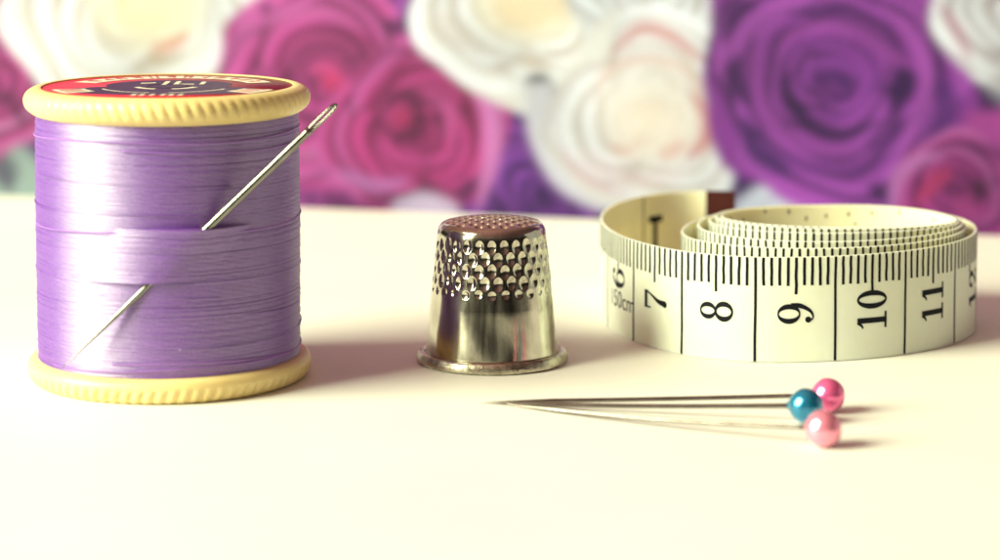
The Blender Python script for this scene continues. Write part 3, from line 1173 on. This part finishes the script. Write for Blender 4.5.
# ------------------------------------------------------------------ pins
def pin(label, hx, hy, R, tipx, tipy, mhead, bow, zt=.028):
    c = at(hx, hy, R)
    tip = at(tipx, tipy, zt * .5)
    o = thing('pearl_headed_pin', label, 'pin', (c[0], c[1], 0), 'pearl headed pins lying on the table')
    org = np.array([c[0], c[1], 0])
    # head: slightly irregular ball with a neck where the shaft leaves it
    ax = tip - c
    ax /= np.linalg.norm(ax)
    bmh = bmesh.new()
    bmesh.ops.create_uvsphere(bmh, u_segments=48, v_segments=32, radius=R * S)
    for v_ in bmh.verts:
        n_ = v_.co.normalized()
        k = n_.dot(Vector(ax))
        v_.co *= 1 + .01 * math.sin(5 * n_.x + 3 * n_.z) 
        if k > .955:
            v_.co *= 1 + .13 * ((k - .955) / .045)
        v_.co.z += R * S
        if v_.co.z < 0.00001:
            v_.co.z = 0.00001
    me = bpy.data.meshes.new('pin_head')
    bmh.to_mesh(me)
    bmh.free()
    me.materials.append(mhead)
    me.polygons.foreach_set('use_smooth', np.full(len(me.polygons), True))
    link(bpy.data.objects.new('pin_head', me), o)
    t = np.linspace(0, 1, 40)
    st = c + ax * R * .9 - org
    en = tip - org
    pts = st[None] + (en - st)[None] * t[:, None]
    side = np.cross(ax, [0, 0, 1])
    pts += (np.sin(t * PI) * bow)[:, None] * np.array([side[0], side[1], 0]) + (np.sin(t * PI) * -.02)[:, None] * np.array([0, 0, 1])
    rad = np.where(t < .8, .027, .027 * np.clip((1 - t) / .2, .04, 1))
    pts[:, 2] = np.maximum(pts[:, 2], rad + .002)
    tube('pin_shaft', pts, rad, M_DARKSTEEL, o, 14)
    return o


pin('pin with a deep pink pearl head, behind the blue one', 828, 395, .20, 486, 401.5, M_PINK, .05)
pin('pin with a shiny teal blue pearl head between the two pink ones', 806, 405.5, .20, 477, 402.5, M_BLUE, -.02)
pin('pin with a pale pink pearl head, nearest of the pins', 823.5, 428.5, .205, 496, 402.8, M_LPINK, -.10)

# ------------------------------------------------------------------ lights
def area(name, az, el, dist, w, h, power, color, tgt):
    l = bpy.data.lights.new(name, 'AREA')
    l.shape = 'RECTANGLE'
    l.size = w * S
    l.size_y = h * S
    l.energy = power
    l.color = color
    o = bpy.data.objects.new(name, l)
    a, e = math.radians(az), math.radians(el)
    d = Vector((math.sin(a) * math.cos(e), -math.cos(a) * math.cos(e), math.sin(e)))   # az 0 = from the camera
    t = Vector(tgt) * S
    o.location = t + d * dist * S
    o.rotation_euler = d.to_track_quat('Z', 'Y').to_euler()
    link(o)
    return o


area('window_light', -67, 27, 115, 68, 70, 44, (.97, 1.0, .67), (0, 31, 0))
area('far_window_light', 104, 12, 75, 70, 40, .5, (1.0, .98, .78), (0, 31, 0))

w = bpy.data.worlds.new('World')
scene.world = w
w.use_nodes = True
nt = w.node_tree
nt.nodes.clear()
wo = nt.nodes.new('ShaderNodeOutputWorld')
bg = nt.nodes.new('ShaderNodeBackground')
tc = nt.nodes.new('ShaderNodeTexCoord')
sx_ = nt.nodes.new('ShaderNodeSeparateXYZ')
nt.links.new(tc.outputs['Generated'], sx_.inputs[0])
mr = nt.nodes.new('ShaderNodeMapRange')
mr.inputs['From Min'].default_value = -1
mr.inputs['From Max'].default_value = 1
nt.links.new(sx_.outputs['Z'], mr.inputs[0])
col = ramp(nt, mr.outputs[0], [(0.0, (.10, .08, .09)), (.5, (.03, .03, .05)), (.555, (.06, .05, .06)), (.64, (.85, .60, .48)), (.84, (1.4, .68, .56)), (1.0, (2.4, 1.15, .95))])
side = nt.nodes.new('ShaderNodeMapRange')          # ambient dimmed on the right, added to cut grey reflections on the thread
side.inputs['From Min'].default_value = -.2
side.inputs['From Max'].default_value = .6
side.inputs['To Min'].default_value = 1.0
side.inputs['To Max'].default_value = .3
nt.links.new(sx_.outputs['X'], side.inputs[0])
sm = nt.nodes.new('ShaderNodeVectorMath')
sm.operation = 'SCALE'
nt.links.new(col, sm.inputs[0])
nt.links.new(side.outputs[0], sm.inputs['Scale'])
nt.links.new(sm.outputs[0], bg.inputs[0])
bg.inputs[1].default_value = .29
nt.links.new(bg.outputs[0], wo.inputs[0])

# ------------------------------------------------------------------ render settings
scene.view_settings.view_transform = 'Standard'
scene.view_settings.look = 'None'
scene.view_settings.exposure = 0.0
scene.view_settings.gamma = 1.0
scene.render.engine = 'CYCLES'
scene.cycles.use_denoising = True
scene.cycles.max_bounces = 8
scene.cycles.sample_clamp_indirect = 6
